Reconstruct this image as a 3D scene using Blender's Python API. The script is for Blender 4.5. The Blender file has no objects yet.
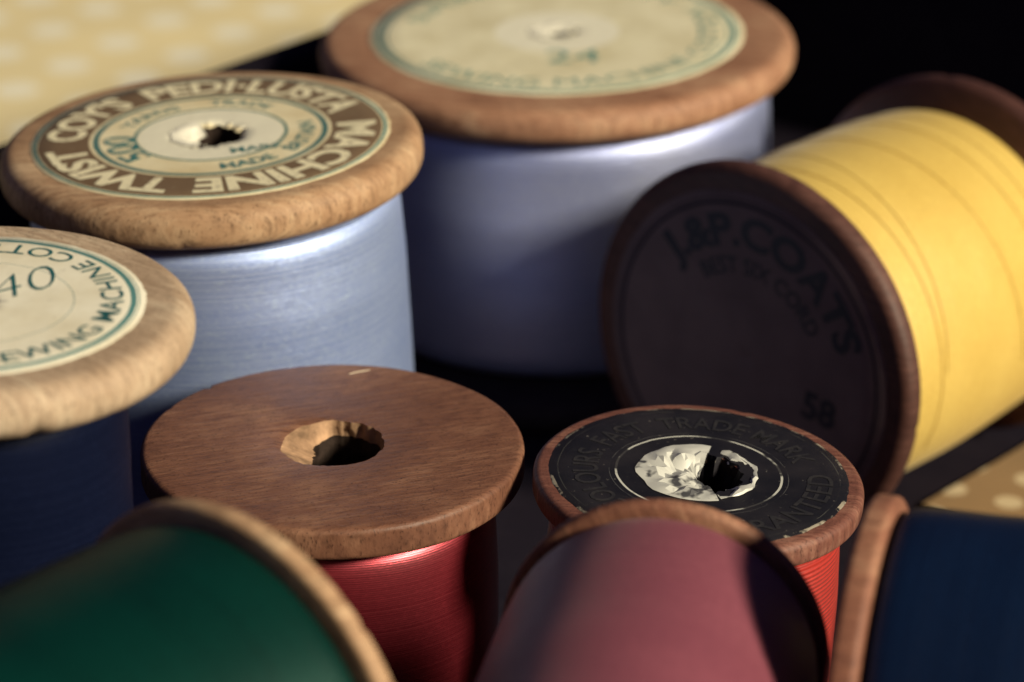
import bpy, bmesh, math, random
from mathutils import Vector, Matrix, noise, Quaternion
random.seed(4)
C = 0.01
scene = bpy.context.scene
col = scene.collection
scene.view_settings.view_transform = 'Standard'
scene.view_settings.look = 'None'

# ------------------------------------------------------------------ materials
class NT:
    def __init__(s, name):
        s.m = bpy.data.materials.new(name); s.m.use_nodes = True
        s.t = s.m.node_tree; s.b = s.t.nodes["Principled BSDF"]
        s.tc = s.t.nodes.new('ShaderNodeTexCoord')
    def n(s, typ, **kw):
        nd = s.t.nodes.new(typ)
        for k, v in kw.items(): setattr(nd, k, v)
        return nd
    def l(s, a, b): s.t.links.new(a, b)
    def math(s, op, a, b=None):
        nd = s.n('ShaderNodeMath', operation=op)
        for i, v in enumerate((a, b)):
            if v is None: continue
            if isinstance(v, (int, float)): nd.inputs[i].default_value = v
            else: s.l(v, nd.inputs[i])
        return nd.outputs[0]
    def noise(s, scale, mp=(1, 1, 1), detail=4, rough=.55, loc=(0, 0, 0)):
        m = s.n('ShaderNodeMapping'); m.inputs['Scale'].default_value = mp; m.inputs['Location'].default_value = loc
        s.l(s.tc.outputs['Object'], m.inputs[0])
        t = s.n('ShaderNodeTexNoise'); t.inputs['Scale'].default_value = scale
        t.inputs['Detail'].default_value = detail; t.inputs['Roughness'].default_value = rough
        s.l(m.outputs[0], t.inputs['Vector']); return t.outputs['Fac']
    def ramp(s, fac, stops):
        r = s.n('ShaderNodeValToRGB'); e = r.color_ramp.elements
        while len(e) < len(stops): e.new(.5)
        for i, (p, c) in enumerate(stops):
            e[i].position = p; e[i].color = (*c, 1) if len(c) == 3 else c
        s.l(fac, r.inputs[0]); return r.outputs[0]
    def mix(s, fac, a, b, mode='MIX'):
        m = s.n('ShaderNodeMix', data_type='RGBA', blend_type=mode)
        for inp, v in ((m.inputs[0], fac), (m.inputs[6], a), (m.inputs[7], b)):
            if isinstance(v, (int, float)): inp.default_value = v
            elif isinstance(v, tuple): inp.default_value = (*v, 1)
            else: s.l(v, inp)
        return m.outputs[2]
    def bump(s, h, dist, strength=1, prev=None):
        b = s.n('ShaderNodeBump'); b.inputs['Strength'].default_value = strength
        b.inputs['Distance'].default_value = dist; s.l(h, b.inputs['Height'])
        if prev is not None: s.l(prev, b.inputs['Normal'])
        return b.outputs[0]

def wood(name, c1, c2, c3, rough=.5, seed=0., ang=0., contrast=1.0, spec=.35):
    w = NT(name)
    rot = w.n('ShaderNodeMapping'); rot.inputs['Rotation'].default_value = (0, 0, ang)
    w.l(w.tc.outputs['Object'], rot.inputs[0])
    def nz(scale, mp, detail=5, r=.6):
        m = w.n('ShaderNodeMapping'); m.inputs['Scale'].default_value = mp; m.inputs['Location'].default_value = (seed, seed * .7, seed * .3)
        w.l(rot.outputs[0], m.inputs[0])
        t = w.n('ShaderNodeTexNoise'); t.inputs['Scale'].default_value = scale; t.inputs['Detail'].default_value = detail
        t.inputs['Roughness'].default_value = r; w.l(m.outputs[0], t.inputs['Vector']); return t.outputs['Fac']
    grain = nz(1, (260, 2300, 300)); fine = nz(1, (900, 4200, 800), 3); blot = nz(1, (110, 150, 140), 6, .65)
    speck = nz(1, (5200, 5200, 1800), 2, .7)
    f = w.math('ADD', w.math('MULTIPLY', grain, .4), w.math('MULTIPLY', blot, .6))
    col_ = w.ramp(f, [(.32, c1), (.5, c2), (.68, c3)])
    col_ = w.mix(w.math('MULTIPLY', w.ramp(fine, [(.5, (0, 0, 0)), (.75, (1, 1, 1))]), .5 * contrast), col_, tuple(x * .4 for x in c1))
    col_ = w.mix(w.math('MULTIPLY', w.ramp(speck, [(.58, (0, 0, 0)), (.70, (1, 1, 1))]), .65 * contrast), col_, tuple(x * .35 for x in c1))
    w.l(col_, w.b.inputs['Base Color'])
    w.b.inputs['Specular IOR Level'].default_value = spec
    w.l(w.math('ADD', w.math('MULTIPLY', blot, .3), rough - .10), w.b.inputs['Roughness'])
    b = w.bump(grain, .00007, .7); b = w.bump(fine, .00006, .7, b); b = w.bump(speck, .00004, .6, b)
    w.l(b, w.b.inputs['Normal'])
    return w.m

def thread_mat(name, c1, c2, period=.016, rough=.42, silk=True, tilt=.04, seed=0., sheen=.05, bumpd=.000018, spec=.5, metal=0., aniso=.6, coat=0.):
    w = NT(name)
    sx = w.n('ShaderNodeSeparateXYZ'); w.l(w.tc.outputs['Object'], sx.inputs[0])
    nz = w.noise(1, (120, 120, 500), 2, .5, (seed, 0, 0))
    z = w.math('ADD', sx.outputs[2], w.math('MULTIPLY', sx.outputs[0], tilt))
    z = w.math('ADD', z, w.math('MULTIPLY', nz, .0002))
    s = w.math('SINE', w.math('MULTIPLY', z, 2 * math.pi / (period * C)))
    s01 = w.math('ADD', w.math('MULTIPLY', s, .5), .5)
    band = w.n('ShaderNodeTexNoise', noise_dimensions='1D'); band.inputs['Scale'].default_value = 1.0
    band.inputs['Detail'].default_value = 2
    w.l(w.math('MULTIPLY', z, 5000), band.inputs['W'])
    big = w.noise(1, (80, 80, 160), 2, .5, (seed + 3, 1, 2))
    f = w.math('ADD', w.math('MULTIPLY', band.outputs['Fac'], .6), w.math('MULTIPLY', big, .4))
    c = w.ramp(f, [(.32, c1), (.66, c2)])
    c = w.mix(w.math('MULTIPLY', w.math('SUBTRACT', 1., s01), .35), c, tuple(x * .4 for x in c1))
    fib = w.noise(1, (2200, 2200, 9000), 2, .6)
    c = w.mix(w.math('MULTIPLY', w.ramp(fib, [(.5, (0, 0, 0)), (.72, (1, 1, 1))]), .3), c, tuple(min(1, x * 1.5) for x in c2))
    w.l(c, w.b.inputs['Base Color'])
    w.b.inputs['Roughness'].default_value = rough
    w.b.inputs['Metallic'].default_value = metal
    w.b.inputs['Specular IOR Level'].default_value = spec
    w.b.inputs['Sheen Weight'].default_value = sheen
    w.b.inputs['Sheen Roughness'].default_value = .4
    w.b.inputs['Coat Weight'].default_value = coat
    w.b.inputs['Coat Roughness'].default_value = .42
    if silk:
        w.b.inputs['Anisotropic'].default_value = aniso
        tg = w.n('ShaderNodeTangent', direction_type='RADIAL', axis='Z'); w.l(tg.outputs[0], w.b.inputs['Tangent'])
    b = w.bump(s01, bumpd, .7); b = w.bump(band.outputs['Fac'], .000008, .5, b); b = w.bump(fib, .00002, .5, b)
    w.l(b, w.b.inputs['Normal'])
    return w.m

def paper(name, base, stain, rings, rough=.6, seed=0., spec=.4, broken=False, scuff=None):
    w = NT(name)
    sx = w.n('ShaderNodeSeparateXYZ'); w.l(w.tc.outputs['Object'], sx.inputs[0])
    r = w.math('SQRT', w.math('ADD', w.math('POWER', sx.outputs[0], 2.), w.math('POWER', sx.outputs[1], 2.)))
    fz = w.noise(1, (700, 700, 700), 2)
    r = w.math('ADD', r, w.math('MULTIPLY', w.math('SUBTRACT', fz, .5), .00012))
    c = w.ramp(w.noise(1, (150, 150, 150), 5, .65, (seed, seed, 0)), [(.35, stain), (.6, base)])
    brk = w.ramp(w.noise(1, (330, 330, 330), 3, .6, (seed, 5, 0)), [(.44, (.06,) * 3), (.54, (1, 1, 1))]) if broken else None
    for r0, r1, rc in rings:
        m = w.math('MULTIPLY', w.math('GREATER_THAN', r, r0 * C), w.math('LESS_THAN', r, r1 * C))
        if brk is not None: m = w.math('MULTIPLY', m, brk)
        c = w.mix(w.math('MULTIPLY', m, .92), c, rc)
    wear = w.noise(1, (1100, 1100, 1100), 3, .7, (seed, 2, 0))
    c = w.mix(w.math('MULTIPLY', w.ramp(wear, [(.6, (0, 0, 0)), (.72, (1, 1, 1))]), .3), c, tuple(x * .6 + .01 for x in stain))
    if scuff:
        m = w.math('GREATER_THAN', r, scuff * C)
        sc = w.ramp(w.noise(1, (420, 420, 420), 4, .7, (seed, 9, 0)), [(.53, (0, 0, 0)), (.60, (1, 1, 1))])
        c = w.mix(w.math('MULTIPLY', m, w.math('MULTIPLY', sc, .8)), c, (.36, .32, .25))
        fl = w.ramp(w.noise(1, (2300, 2300, 2300), 2, .7, (seed, 11, 0)), [(.68, (0, 0, 0)), (.74, (1, 1, 1))])
        c = w.mix(w.math('MULTIPLY', fl, .35), c, (.25, .23, .2))
    w.l(c, w.b.inputs['Base Color']); w.b.inputs['Roughness'].default_value = rough
    w.b.inputs['Specular IOR Level'].default_value = spec
    w.l(w.bump(w.noise(1, (300, 300, 300), 4), .0002, .35), w.b.inputs['Normal'])
    return w.m

def ink(name, c, under, rough=.6, lo=.50):
    w = NT(name)
    wear = w.noise(1, (1500, 1500, 1500), 3, .7)
    w.l(w.mix(w.ramp(wear, [(lo, (0, 0, 0)), (lo + .22, (.8, .8, .8))]), c, under), w.b.inputs['Base Color'])
    w.b.inputs['Roughness'].default_value = rough
    return w.m

def plain(name, c, rough=.6, nscale=400, var=.3, bump=.0002, spec=.5):
    w = NT(name)
    nz = w.noise(1, (nscale,) * 3, 4)
    w.l(w.ramp(nz, [(.3, tuple(x * (1 - var) for x in c)), (.7, tuple(min(1, x * (1 + var)) for x in c))]), w.b.inputs['Base Color'])
    w.b.inputs['Roughness'].default_value = rough
    w.b.inputs['Specular IOR Level'].default_value = spec
    w.l(w.bump(nz, bump, .5), w.b.inputs['Normal'])
    return w.m

def dotted(name, base, dot, pitch=.8, rad=.2, ang=.5):
    w = NT(name)
    m = w.n('ShaderNodeMapping'); m.inputs['Rotation'].default_value = (0, 0, ang)
    m.inputs['Scale'].default_value = (1 / (pitch * C),) * 3
    w.l(w.tc.outputs['Object'], m.inputs[0])
    v = w.n('ShaderNodeTexVoronoi', voronoi_dimensions='2D'); v.inputs['Randomness'].default_value = 0
    v.inputs['Scale'].default_value = 1
    w.l(m.outputs[0], v.inputs['Vector'])
    d = w.ramp(v.outputs['Distance'], [(rad / pitch, (1, 1, 1)), (rad / pitch + .05, (0, 0, 0))])
    b0 = w.ramp(w.noise(1, (60,) * 3, 4), [(.3, tuple(x * .88 for x in base)), (.7, base)])
    w.l(w.mix(d, b0, dot), w.b.inputs['Base Color']); w.b.inputs['Roughness'].default_value = .9
    weave = w.noise(1, (3000, 3000, 3000), 2)
    w.l(w.bump(weave, .0001, .5), w.b.inputs['Normal'])
    return w.m

# ------------------------------------------------------------------ mesh helpers
def mkobj(name, me, mats, parent=None, smooth=True, sharp=40):
    o = bpy.data.objects.new(name, me); col.objects.link(o)
    for m in (mats if isinstance(mats, (list, tuple)) else [mats]): me.materials.append(m)
    if smooth:
        me.polygons.foreach_set('use_smooth', [True] * len(me.polygons))
        me.set_sharp_from_angle(angle=math.radians(sharp))
    if parent: o.parent = parent
    return o

def lathe(name, prof, mats, parent, seg=160, closed=True, fn=None, matidx=None, sharp=40):
    vs, fs = [], []; n = len(prof)
    for k in range(seg):
        a = 2 * math.pi * k / seg
        for i, (r, z) in enumerate(prof):
            if fn: r, z = fn(r, z, a, i)
            vs.append((r * math.cos(a) * C, r * math.sin(a) * C, z * C))
    mi = []
    for k in range(seg):
        k2 = (k + 1) % seg
        for i in range(n if closed else n - 1):
            j = (i + 1) % n
            fs.append((k * n + i, k * n + j, k2 * n + j, k2 * n + i)); mi.append(matidx(i) if matidx else 0)
    me = bpy.data.meshes.new(name); me.from_pydata(vs, [], fs)
    me.polygons.foreach_set('material_index', mi)
    bm = bmesh.new(); bm.from_mesh(me); bmesh.ops.recalc_face_normals(bm, faces=bm.faces); bm.to_mesh(me); bm.free()
    return mkobj(name, me, mats, parent, True, sharp)

def arc(cx, cz, r, a0, a1, n=6):
    return [(cx + r * math.cos(math.radians(a0 + (a1 - a0) * i / n)), cz + r * math.sin(math.radians(a0 + (a1 - a0) * i / n))) for i in range(n + 1)]

def empty(name, label, cat, mat, group=None):
    e = bpy.data.objects.new(name, None); e.empty_display_size = .01; col.objects.link(e)
    e["label"] = label; e["category"] = cat
    if group: e["group"] = group
    e.matrix_world = mat
    return e

def nzv(x, y, z): return noise.noise(Vector((x, y, z)))

def body(parent, R, H, ft, rb, rh, mat, holemat, rnd=.12, taper=.35, seed=0., chip=False, wob=.004, dish=0., lower=None, deep=None):
    top = []
    top += [(rh, H - .50), (rh, H - .16), (rh + .005, H - .05), (rh + .03, H - .005), (rh + .06, H)]
    top += [(rh + (R - rh) * f, H - dish * f) for f in (.35, .6, .8)]
    top += arc(R - rnd, H - rnd - dish, rnd, 88, 0, 7)
    lr = min(rnd, ft * .45)
    top += arc(R - lr, H - ft + lr, lr, 0, -80, 5)
    top += [(R - .45 * (R - rb), H - ft - taper * .45), (rb + .04, H - ft - taper), (rb, H - ft - taper - .06)]
    bot = [(r, H - z) for r, z in top][::-1]
    prof = top + bot
    def fn(r, z, a, i):
        ca, sa = math.cos(a), math.sin(a)
        if r > rh + .1:
            r2 = r + wob * R * (nzv(ca * 1.3 + seed, sa * 1.3, z * .5) + .25 * nzv(ca * 5 + seed, sa * 5, z * 1)) * (r / R)
            nick = nzv(ca * 13 + seed * 2, sa * 13, z * 6 + seed)
            if r > R - rnd * 1.2 and nick > .5: r2 -= (nick - .5) * .12
            z2 = z + .006 * nzv(ca * r * 1.2 + seed, sa * r * 1.2, 5.) * (r / R if z > H * .5 else 0)
            return r2, z2
        if chip and z > H - .55:
            k = max(0, math.cos(a - math.radians(178))) ** 1.1
            rough = .035 * nzv(ca * 4, sa * 4, z * 6) + .02 * nzv(ca * 11, sa * 11, z * 12)
            if i == 0: return rh - .02, z
            if i == 1: return rh - .24 * k + rough * .8, z + .03
            if i == 2: return rh - .12 * k + rough, z - .03 * k
            if i == 3: return rh + rough * .5, z - .02 * k
            return r + rough * .3, z
        return r + .02 * nzv(ca * 3 + seed, sa * 3, z * 5), z
    n = len(prof)
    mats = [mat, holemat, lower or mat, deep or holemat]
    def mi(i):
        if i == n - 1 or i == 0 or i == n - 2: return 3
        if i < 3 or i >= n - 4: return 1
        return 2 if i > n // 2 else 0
    return lathe("wooden_body", prof, mats, parent, 192, True, fn, mi, 50)

def windings(parent, R, z0, z1, rb, mat, seed=0., bulge=.03, name="thread", uneven=.009, ends=.06):
    n = 70; prof = [(rb, z0)]
    for i in range(n + 1):
        t = i / n; z = z0 + .01 + (z1 - z0 - .02) * t
        e = min(t, 1 - t) * (z1 - z0)
        r = R + bulge * math.sin(math.pi * t) - ends * math.exp(-e / .06)
        prof.append((r, z))
    prof.append((rb, z1))
    def fn(r, z, a, i):
        if i == 0 or i == n + 2: return r, z
        return r + uneven * (nzv(seed, z * 2, math.cos(a) * .4) + .12 * nzv(seed + 9, z * 9, math.sin(a) * .3)), z
    return lathe(name, prof, mat, parent, 160, False, fn, sharp=60)

def disc_label(parent, rl, ri, z, mat, seed=0., ragged=.05, fold=.12, name="paper_label"):
    prof = [(rl, z + .002), (rl - .01, z + .009)] + [(rl + (ri - rl) * f, z + .010) for f in (.2, .4, .6, .8, .93, 1)]
    prof += [(max(.01, ri - .03), z - fold * .4), (max(.004, ri - .05), z - fold)]
    n = len(prof)
    def fn(r, zz, a, i):
        ca, sa = math.cos(a), math.sin(a)
        rg = ragged * (nzv(ca * 3 + seed, sa * 3, 1) + .6 * nzv(ca * 9 + seed, sa * 9, 2))
        if i >= n - 3:
            r += rg
            if i > n - 3: zz -= fold * .8 * nzv(ca * 4 + seed, sa * 4, 7)
        if i < 2: r += .012 * nzv(ca * 12, sa * 12, seed)
        return max(r, .001), zz
    return lathe(name, prof, mat, parent, 160, False, fn)

def lettering(parent, items, mat, z, name="lettering"):
    V, F = [], []
    for it in items:
        cu = bpy.data.curves.new("t", 'FONT'); cu.body = it['text']; cu.size = 1
        cu.offset = it.get('bold', .012); cu.resolution_u = 3; cu.shear = it.get('shear', 0)
        to = bpy.data.objects.new("t", cu); col.objects.link(to)
        dg = bpy.context.evaluated_depsgraph_get(); dg.update()
        me = bpy.data.meshes.new_from_object(to.evaluated_get(dg))
        bm = bmesh.new(); bm.from_mesh(me)
        bmesh.ops.triangulate(bm, faces=bm.faces)
        xs = [v.co.x for v in bm.verts]; x0, x1 = min(xs), max(xs); xc = (x0 + x1) / 2
        s = it['size']; mode = it.get('mode', 'out')
        sx = s
        if it.get('span') and mode != 'flat':
            sx = math.radians(it['span']) * it['r'] / (x1 - x0)
        base = len(V)
        for v in bm.verts:
            x = (v.co.x - xc) * sx; y = v.co.y * s
            if mode == 'out':
                a = math.radians(it['mid']) - x / it['r']; r = it['r'] + y
                V.append((r * math.cos(a) * C, r * math.sin(a) * C, z * C))
            elif mode == 'in':
                a = math.radians(it['mid']) + x / it['r']; r = it['r'] - y
                V.append((r * math.cos(a) * C, r * math.sin(a) * C, z * C))
            else:
                a = math.radians(it.get('rot', 0)); px, py = it['pos']
                X = px + x * math.cos(a) - y * math.sin(a); Y = py + x * math.sin(a) + y * math.cos(a)
                V.append((X * C, Y * C, z * C))
        for f in bm.faces:
            F.append([base + v.index for v in f.verts])
        bm.free(); bpy.data.meshes.remove(me)
        bpy.data.objects.remove(to); bpy.data.curves.remove(cu)
    me = bpy.data.meshes.new(name); me.from_pydata(V, [], F)
    bm = bmesh.new(); bm.from_mesh(me)
    for f in bm.faces:
        if f.normal.z < 0: f.normal_flip()
    bm.to_mesh(me); bm.free()
    return mkobj(name, me, mat, parent, False)

def torn(parent, r, z, mat, seed, angs, depth=.18, name="torn_paper", crumple=.07, sharp=25, freq=5., N=22, M=8):
    a0, a1, inner = angs
    vs = []; fs = []
    for j in range(M):
        t = j / (M - 1)
        for i in range(N):
            a = math.radians(a0 + (a1 - a0) * i / (N - 1))
            rag = inner * (1 + .6 * nzv(math.cos(a) * 4 + seed, math.sin(a) * 4, 0)) + .12 * nzv(math.cos(a) * 9 + seed, math.sin(a) * 9, 4)
            rr = r * (1.04 - t * (1 - rag)) + .03 * nzv(i * .4, j * .6, seed)
            x, y = rr * math.cos(a), rr * math.sin(a)
            ridge = abs(nzv(x * freq + seed, y * freq, 3)) + .35 * abs(nzv(x * freq * 2 + seed, y * freq * 2, 8))
            zz = z + .012 - depth * t ** 1.3 + crumple * ridge * min(1, t * 3)
            vs.append((x * C, y * C, zz * C))
    for j in range(M - 1):
        for i in range(N - 1):
            k = j * N + i
            fs.append((k, k + 1, k + N + 1)); fs.append((k, k + N + 1, k + N))
    me = bpy.data.meshes.new(name); me.from_pydata(vs, [], fs)
    return mkobj(name, me, mat, parent, True, sharp)

def standing(x, y, H, R, tilt=(0, 0), spin=0.):
    lift = R * (abs(math.sin(tilt[0])) + abs(math.sin(tilt[1])))
    return Matrix.Translation((x * C, y * C, lift * .8 * C)) @ Matrix.Rotation(tilt[0], 4, 'X') @ Matrix.Rotation(tilt[1], 4, 'Y') @ Matrix.Rotation(spin, 4, 'Z')

def lying(centre, d, roll=0.):
    q = Vector(d).normalized().to_track_quat('Z', 'Y')
    return Matrix.Translation(Vector(centre) * C) @ q.to_matrix().to_4x4() @ Matrix.Rotation(roll, 4, 'Z')

# ------------------------------------------------------------------ palettes
w_pale = wood("pale_birch_wood", (.24, .125, .065), (.42, .26, .15), (.64, .46, .29), .6, 1., 0, 1.2)
w_left = wood("greyed_birch_wood", (.28, .185, .115), (.44, .32, .22), (.62, .50, .36), .62, 5., .6, 1.2)
w_warm = wood("warm_birch_wood", (.22, .10, .055), (.38, .20, .12), (.57, .37, .23), .6, 9., .3, 1.2)
w_bare = wood("bare_brown_wood", (.10, .040, .026), (.175, .077, .046), (.30, .155, .095), .50, 13., -.35, 1.2)
w_dark = wood("dark_red_wood", (.045, .018, .015), (.080, .033, .026), (.14, .065, .05), .5, 17.)
w_red = wood("reddish_wood", (.13, .048, .032), (.24, .10, .062), (.39, .21, .13), .58, 21.)
w_redd = wood("dark_reddish_wood", (.085, .032, .025), (.16, .06, .043), (.34, .17, .12), .55, 23.)
w_low = wood("shade_painted_wood", (.012, .009, .014), (.020, .015, .022), (.03, .022, .03), .8, 29., 0, 1, .1)  # big back spool's lower half: shade painted in as near-black colour
w_hole = plain("raw_hole_wood", (.36, .22, .13), .8, 700, .5, .0004, .2)
w_holed = plain("shade_painted_hole", (.03, .020, .016), .8, 900, .45, .0004, .1)  # inner hole walls, darkness of the recess put into the colour

t_pale = thread_mat("pale_blue_cotton", (.30, .41, .82), (.52, .64, 1.0), seed=1., tilt=.02, spec=1., metal=.62, rough=.45, sheen=.0)
t_white = thread_mat("blueish_white_cotton", (.34, .40, .78), (.56, .62, .92), seed=2., tilt=.015, spec=1., metal=.70, rough=.44, sheen=.0, aniso=.7)
t_navy = thread_mat("deep_blue_cotton", (.003, .005, .018), (.006, .009, .028), seed=3., spec=.05, sheen=0)
t_red = thread_mat("crimson_silk", (.34, .012, .032), (.50, .045, .070), rough=.36, tilt=.03, seed=4., spec=1., metal=.75, bumpd=.000006, aniso=.45, coat=.7)
t_orange = thread_mat("orange_red_cotton", (.30, .016, .012), (.44, .03, .02), .035, .5, False, .1, 5., .1, .00012)
t_yellow = thread_mat("yellow_cotton", (.58, .38, .075), (.74, .53, .14), rough=.5, tilt=.03, seed=6., sheen=.12)
t_green = thread_mat("emerald_silk", (.0006, .018, .015), (.001, .040, .031), rough=.45, silk=False, tilt=.02, seed=7., spec=.2, metal=.3, sheen=0.)
t_mauve = thread_mat("mauve_silk", (.17, .042, .066), (.25, .074, .10), rough=.5, tilt=.02, seed=8., spec=.4)
t_blue = thread_mat("navy_silk", (.0015, .006, .024), (.003, .013, .045), rough=.42, tilt=.02, seed=9., spec=.4, sheen=0.)

cream = (.80, .72, .49); cream_s = (.66, .55, .33)
teal = (.012, .15, .16)

# ------------------------------------------------------------------ spool with brown ring label
R, H = 1.75, 4.0
e = empty("thread_spool", "wooden spool of pale blue thread with brown and cream ring label", "thread spool",
          standing(-2.35, 2.62, H, R, (math.radians(-.1), math.radians(-2.0))))
body(e, R, H, .36, .75, .27, w_pale, w_holed, .15, .3, 1.)
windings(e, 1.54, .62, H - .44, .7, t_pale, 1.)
brown = (.12, .066, .034)
lp = paper("ring_printed_paper", cream, cream_s, [(.28, .60, (.80, .77, .62)), (1.0, 1.42, brown), (.92, .97, (.008, .12, .13)), (1.43, 1.46, teal), (.61, .64, teal)], seed=2.)
lb = disc_label(e, 1.485, .31, H, lp, 2., .06, .02)
cream_ink = ink("cream_print", (.80, .73, .50), brown, lo=.56)
teal_ink = ink("teal_print", teal, cream)
lettering(lb, [dict(text="PEDI·LUSTA", r=1.06, size=.43, mid=73, span=100, bold=.035),
               dict(text="MACHINE", r=1.06, size=.43, mid=-41, span=100, bold=.038),
               dict(text="TWIST", r=1.06, size=.43, mid=-133, span=65, bold=.038),
               dict(text="COY'S", r=1.06, size=.43, mid=158, span=51, bold=.035)], cream_ink, H + .013)
lettering(lb, [dict(text="500", r=.63, size=.36, mid=204, span=48, bold=.02),
               dict(text="YARDS", r=.70, size=.17, mid=140, span=48, bold=.015),
               dict(text="TRADE", r=.72, size=.17, mid=75, span=42, bold=.015),
               dict(text="MADE", r=.86, size=.19, mid=-62, span=34, mode='in', bold=.025),
               dict(text="BRITAIN", r=.86, size=.18, mid=-8, span=50, mode='in', bold=.02),
               dict(text="MARK", mode='flat', pos=(.44, -.42), size=.17, rot=15, bold=.025)], teal_ink, H + .0135, "centre_lettering")
wp = plain("torn_white_paper", (.76, .73, .61), .8, 500, .12, .0002)
torn(lb, .32, H + .006, wp, 3., (115, 255, .30), .08, crumple=.06, freq=4)

# ------------------------------------------------------------------ spool, cream label with 40
R, H = 1.45, 4.73
e = empty("thread_spool", "pale wooden spool with cream teal-ringed sewing machine label numbered 40", "thread spool",
          standing(-3.65, -2.53, H + 0, R, (math.radians(.6), math.radians(1.5))))
body(e, R, H, .34, .6, .20, w_left, w_holed, .15, .3, 5.)
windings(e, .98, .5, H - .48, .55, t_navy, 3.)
lp = paper("teal_ring_paper", (.80, .76, .62), (.68, .62, .46), [(1.03, 1.07, teal), (1.082, 1.09, teal), (.66, .665, teal)], seed=6.)
lb = disc_label(e, 1.13, .18, H, lp, 6., .04, .02)
lettering(lb, [dict(text="SEWING MACHINE COTTON", r=.985, size=.215, mid=20, span=192, mode='in', bold=.004),
               dict(text="40", mode='flat', pos=(.40, .20), size=.52, rot=38, shear=.5, bold=-.02)],
          ink("dark_teal_print", (.006, .10, .11), (.3, .33, .27), lo=.60), H + .0135)

# ------------------------------------------------------------------ bare wood spool, red thread
R, H = 1.43, 2.74
e = empty("thread_spool", "bare brown wooden spool of shiny crimson thread with chipped hole", "thread spool",
          standing(-1.365, -.50, H, R, (0, math.radians(.6))))
body(e, R, H, .25, .6, .385, w_bare, w_hole, .05, .2, 9., True, .007, deep=w_holed)
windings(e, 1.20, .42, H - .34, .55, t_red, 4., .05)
vs = []; fs = []
for i in range(9):
    t = i / 8; x = .06 + .16 * t; y = 1.20 + .09 * t + .006 * math.sin(t * 5); wd_ = .011 * math.sin(math.pi * (t * .9 + .05))
    vs += [(x * C, (y - wd_) * C, (H + .006) * C), (x * C, (y + wd_) * C, (H + .012) * C)]
fs = [(2 * i, 2 * i + 2, 2 * i + 3, 2 * i + 1) for i in range(8)]
me = bpy.data.meshes.new("lint_fibre"); me.from_pydata(vs, [], fs)
mkobj("lint_fibre", me, plain("pale_fibre", (.5, .4, .3), .8), e)

# ------------------------------------------------------------------ black label spool
R, H = 1.215, 2.68
e = empty("thread_spool", "small wooden spool of orange-red thread with black label", "thread spool",
          standing(1.245, -.97, H, R, (math.radians(.2), math.radians(2.6))))
body(e, R, H, .20, .6, .30, w_redd, w_holed, .06, .2, 15., wob=.006)
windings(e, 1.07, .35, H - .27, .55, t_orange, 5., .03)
lp = paper("black_printed_paper", (.009, .009, .013), (.020, .018, .022), [(.60, .617, (.55, .55, .50)), (.655, .66, (.08, .08, .08)), (1.03, 1.036, (.06, .06, .055))], .5, 8., .2, True, 1.075)
lb = disc_label(e, 1.10, .33, H, lp, 8., .05, .2)
grey = ink("faded_silver_print", (.026, .024, .025), (.011, .011, .014), lo=.34)
lettering(lb, [dict(text="COLOURS. FAST", r=.74, size=.27, mid=172, span=110, bold=.01),
               dict(text="TRADE MARK", r=.74, size=.27, mid=62, span=92, bold=.01),
               dict(text="GUARANTEED", r=.98, size=.27, mid=-50, span=105, bold=.01, mode='in')], grey, H + .0135)
foil = NT("crumpled_silver_foil"); foil.b.inputs['Metallic'].default_value = .15; foil.b.inputs['Roughness'].default_value = .5
foil.l(foil.ramp(foil.noise(1, (420,) * 3, 3, .6), [(.40, (.08, .08, .085)), (.47, (.62, .62, .57))]), foil.b.inputs['Base Color'])
torn(lb, .44, H + .004, foil.m, 5., (75, 285, .05), .07, "torn_foil", .12, freq=5., N=24, M=9)
torn(lb, .42, H + .004, foil.m, 11., (-72, 62, .74), .06, "torn_foil", .07, freq=5.)

# ------------------------------------------------------------------ big back spool
R, H = 2.35, 3.31
e = empty("thread_spool", "large wooden spool of pale bluish thread with teal-printed cream label", "thread spool",
          standing(.50, 7.53, H, R, (math.radians(.5), math.radians(-1.0))))
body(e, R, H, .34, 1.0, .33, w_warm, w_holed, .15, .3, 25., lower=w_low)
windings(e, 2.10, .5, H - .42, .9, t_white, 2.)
lp = paper("large_cream_paper", (.78, .73, .52), (.64, .58, .38), [(1.73, 1.79, teal), (1.68, 1.70, teal), (.2, .62, (.82, .79, .64))], seed=12.)
lb = disc_label(e, 1.85, .24, H, lp, 12., .05, .03)
lettering(lb, [dict(text="SEWING MACHINE COTTON", r=1.62, size=.30, mid=-60, span=170, mode='in', bold=.0),
               dict(text="SUPERIOR QUALITY", r=1.36, size=.28, mid=100, span=130, bold=.0),
               dict(text="24", mode='flat', pos=(.15, -.95), size=.55, rot=0, bold=.0)], ink("pale_teal_print", (.06, .24, .22), cream, lo=.5), H + .0135)
torn(lb, .27, H + .006, wp, 7., (20, 330, .2), .05, crumple=.06, freq=3)

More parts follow.
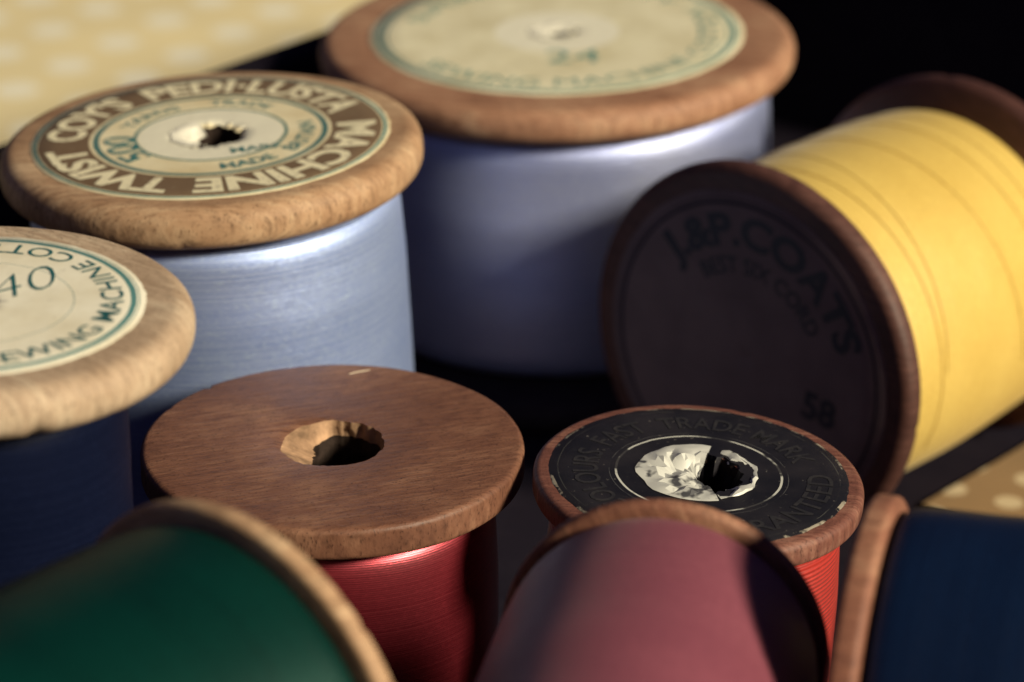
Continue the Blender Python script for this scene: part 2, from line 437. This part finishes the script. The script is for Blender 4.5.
# ------------------------------------------------------------------ yellow spool lying
a = Vector((.675, .738, 0)).normalized(); R = 1.75; L = 3.35
near = Vector((2.05, 3.26, R))
e = empty("thread_spool", "dark wooden spool of yellow thread lying on its side", "thread spool",
          lying(near + a * L, -a, math.radians(-9)))
body(e, R, L, .24, .7, .30, w_dark, w_holed, .10, .22, 31.)
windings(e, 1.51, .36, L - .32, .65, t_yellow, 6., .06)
dkb = (.004, .005, .016)
lp = paper("dark_brown_paper", (.15, .105, .105), (.115, .080, .082), [(1.40, 1.43, dkb), (1.45, 1.46, dkb)], .65, 14., .2)
lb = disc_label(e, 1.53, .055, L, lp, 14., .0, .003)
lettering(lb, [dict(text="J.&P.COATS", r=1.04, size=.40, mid=88, span=122, bold=.04),
               dict(text="BEST SIX CORD", r=.78, size=.22, mid=87, span=96, bold=.022),
               dict(text="58", mode='flat', pos=(.86, -.24), size=.36, rot=2, bold=.035)],
          ink("dark_blue_print", dkb, (.04, .03, .04), lo=.62), L + .0135)
def strand(parent, items, mat, rr=.0035):
    V, F = [], []
    for (R0, z0, z1, a0, a1) in items:
        N = 90; S = 6; base = len(V)
        for i in range(N + 1):
            t = i / N; an = math.radians(a0 + (a1 - a0) * t); z = z0 + (z1 - z0) * t + .02 * math.sin(t * 9)
            p = Vector((math.cos(an), math.sin(an), 0)); r = R0 + .06 * math.sin(math.pi * (z - .36) / (L - .68)) + .001
            for s in range(S):
                b = 2 * math.pi * s / S
                q = p * (r + rr * math.cos(b)) + Vector((0, 0, z + rr * math.sin(b)))
                V.append(tuple(q * C))
        for i in range(N):
            for s in range(S):
                s2 = (s + 1) % S
                F.append((base + i * S + s, base + i * S + s2, base + (i + 1) * S + s2, base + (i + 1) * S + s))
    me = bpy.data.meshes.new("stray_strand"); me.from_pydata(V, [], F)
    return mkobj("stray_strand", me, mat, parent)
ts = plain("yellow_strand_cotton", (.50, .32, .06), .6, 2000, .3, .0001)
strand(e, [(1.515, .8, 1.6, 0, 220), (1.515, 1.3, 2.3, 0, 220), (1.515, .6, 1.1, -10, 220),
           (1.515, 2.5, 2.1, 10, 230), (1.515, 2.5, 2.8, -20, 210)], ts)

# ------------------------------------------------------------------ front row on folded cloth
PZ = 1.66
def simple_reel(label, far, d, R, L, Rt, wm, tm, seed, ft=.18):
    d = Vector(d).normalized(); far = Vector(far)
    e = empty("thread_spool", label, "thread spool", lying(far, d, seed))
    body(e, R, L, ft, .5, .22, wm, w_holed, .05, .04, seed, wob=.0025)
    windings(e, Rt, ft + .04, L - ft - .04, .45, tm, seed, .03, ends=.03)
    return e
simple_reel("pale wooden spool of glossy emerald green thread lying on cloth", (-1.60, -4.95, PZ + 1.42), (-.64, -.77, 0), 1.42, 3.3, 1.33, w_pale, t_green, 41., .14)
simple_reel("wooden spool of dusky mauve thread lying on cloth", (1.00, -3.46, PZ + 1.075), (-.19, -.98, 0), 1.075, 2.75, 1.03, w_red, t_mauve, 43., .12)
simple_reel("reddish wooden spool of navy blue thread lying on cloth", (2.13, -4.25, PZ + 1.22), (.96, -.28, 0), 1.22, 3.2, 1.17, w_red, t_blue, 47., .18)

cl = plain("dark_wool", (.014, .013, .022), .95, 1500, .3, .0003, .05)
bm = bmesh.new()
for k in range(3):
    z0 = k * PZ / 3 + .0; z1 = (k + 1) * PZ / 3 - (.02 if k < 2 else 0)
    o_ = [.0, .12, .05][k]
    pts = [(-6 + o_, -5.16), (5.2 - o_, -1.75), (7.2 - o_, -8.3), (-4.0 + o_, -11.3)]
    vb = [bm.verts.new((x * C, y * C, z0 * C)) for x, y in pts]; vt = [bm.verts.new((x * C, y * C, z1 * C)) for x, y in pts]
    fs = [bm.faces.new(vb[::-1]), bm.faces.new(vt)] + [bm.faces.new((vb[i], vb[(i + 1) % 4], vt[(i + 1) % 4], vt[i])) for i in range(4)]
    es = set(ed for f in fs for ed in f.edges)
    bmesh.ops.bevel(bm, geom=list(es), offset=.2 * C, segments=5, affect='EDGES', profile=.5)
bmesh.ops.recalc_face_normals(bm, faces=bm.faces)
me = bpy.data.meshes.new("folded_cloth"); bm.to_mesh(me); bm.free()
o = mkobj("folded_cloth", me, cl)
o["label"] = "folded dark wool cloth under the lying spools"; o["category"] = "cloth"

# ------------------------------------------------------------------ tray
wt = wood("dark_walnut", (.010, .008, .014), (.015, .012, .019), (.022, .017, .024), .85, 50., 0, 1, .04)
u = Vector((-.634, -.773, 0)).normalized(); v = Vector((.773, -.634, 0)).normalized(); c0 = Vector((3, 15.1, 0))
tray = empty("wooden_tray", "shallow dark walnut tray holding the spools", "tray", Matrix.Translation(c0 * C))
def slab(name, p0, p1, thick, z0, z1, bev=.06):
    p0, p1 = Vector(p0), Vector(p1); d = (p1 - p0).normalized(); nrm = Vector((d.y, -d.x, 0))
    bm = bmesh.new()
    ps = [p0, p1, p1 + nrm * thick, p0 + nrm * thick]
    vb = [bm.verts.new((p.x * C, p.y * C, z0 * C)) for p in ps]; vt = [bm.verts.new((p.x * C, p.y * C, z1 * C)) for p in ps]
    bm.faces.new(vb); bm.faces.new(vt[::-1])
    for i in range(4): bm.faces.new((vb[i], vt[i], vt[(i + 1) % 4], vb[(i + 1) % 4]))
    bmesh.ops.recalc_face_normals(bm, faces=bm.faces)
    bmesh.ops.bevel(bm, geom=list(bm.edges), offset=bev * C, segments=3, affect='EDGES')
    me = bpy.data.meshes.new(name); bm.to_mesh(me); bm.free()
    return mkobj(name, me, wt, tray)
Lu, Lv, th = 26, 20, .5
A, B, Cc, D = Vector((0, 0, 0)), u * Lu, u * Lu + v * Lv, v * Lv
slab("side_wall", A, B, -th, -.4, 2.9)
slab("side_wall", B, Cc, -th, -.4, 2.9)
slab("side_wall", Cc, D, -th, -.4, 2.9)
slab("side_wall", D, A, -th, -.4, 2.9)
bm = bmesh.new()
ps = [A, B, Cc, D]
vb = [bm.verts.new((p.x * C, p.y * C, -.35 * C)) for p in ps]; vt = [bm.verts.new((p.x * C, p.y * C, 0)) for p in ps]
bm.faces.new(vb); bm.faces.new(vt)
for i in range(4): bm.faces.new((vb[i], vt[i], vt[(i + 1) % 4], vb[(i + 1) % 4]))
bmesh.ops.recalc_face_normals(bm, faces=bm.faces)
me = bpy.data.meshes.new("tray_floor"); bm.to_mesh(me); bm.free()
mkobj("tray_floor", me, wt, tray, False)

# fabric scrap
dm2 = dotted("tan_dotted_cotton", (.26, .165, .08), (.48, .39, .25), .55, .12, .5)
s_ = Vector((.738, -.675, 0)); N = 40; vs = []; fs = []
for j in range(N + 1):
    for i in range(N + 1):
        p = near * 1 + a * (1.5 + 5 * i / N) + s_ * (.95 + 4.5 * j / N)
        z = .04 + .03 * (nzv(p.x * .7, p.y * .7, 3) + .5)
        vs.append((p.x * C, p.y * C, z * C))
for j in range(N):
    for i in range(N):
        k = j * (N + 1) + i; fs.append((k, k + N + 1, k + N + 2, k + 1))
me = bpy.data.meshes.new("fabric_scrap"); me.from_pydata(vs, [], fs)
o = mkobj("fabric_scrap", me, dm2)
o["label"] = "scrap of tan dotted cotton lying under the yellow spool"; o["category"] = "fabric"

dm = dotted("cream_dotted_cotton", (.94, .80, .46), (.96, .92, .74), 1.15, .27, .5)
bm = bmesh.new(); bmesh.ops.create_grid(bm, x_segments=2, y_segments=2, size=2.0)
for vv in bm.verts: vv.co.z = -.42 * C
me = bpy.data.meshes.new("ground"); bm.to_mesh(me); bm.free()
o = mkobj("ground", me, dm, None, False); o["kind"] = "structure"
o["label"] = "table surface covered in cream dotted cloth"

# ------------------------------------------------------------------ light
def area(name, loc, target, power, size, colr):
    ld = bpy.data.lights.new(name, 'AREA'); ld.energy = power; ld.shape = 'SQUARE'; ld.size = size; ld.color = colr
    lo = bpy.data.objects.new(name, ld); col.objects.link(lo); lo.location = loc
    lo.rotation_euler = (Vector(target) - Vector(loc)).to_track_quat('-Z', 'Y').to_euler()
area("window_light", (1.15, -.73, .74), (0, .08, .02), 45, .24, (1, .89, .66))
wd = bpy.data.worlds.new("World"); scene.world = wd; wd.use_nodes = True
bg = wd.node_tree.nodes['Background']; bg.inputs[0].default_value = (.27, .28, .80, 1); bg.inputs[1].default_value = .085

# ------------------------------------------------------------------ camera
cd = bpy.data.cameras.new("Camera"); cam = bpy.data.objects.new("Camera", cd); col.objects.link(cam)
cam.location = (0, -.20, .1226); cam.rotation_euler = (math.radians(90 - 24), 0, 0)
cd.sensor_width = 36; cd.lens = 2904 / 1024 * 36; cd.clip_start = .01; cd.clip_end = 20
cd.dof.use_dof = True; cd.dof.focus_distance = .210; cd.dof.aperture_fstop = 32
scene.camera = cam
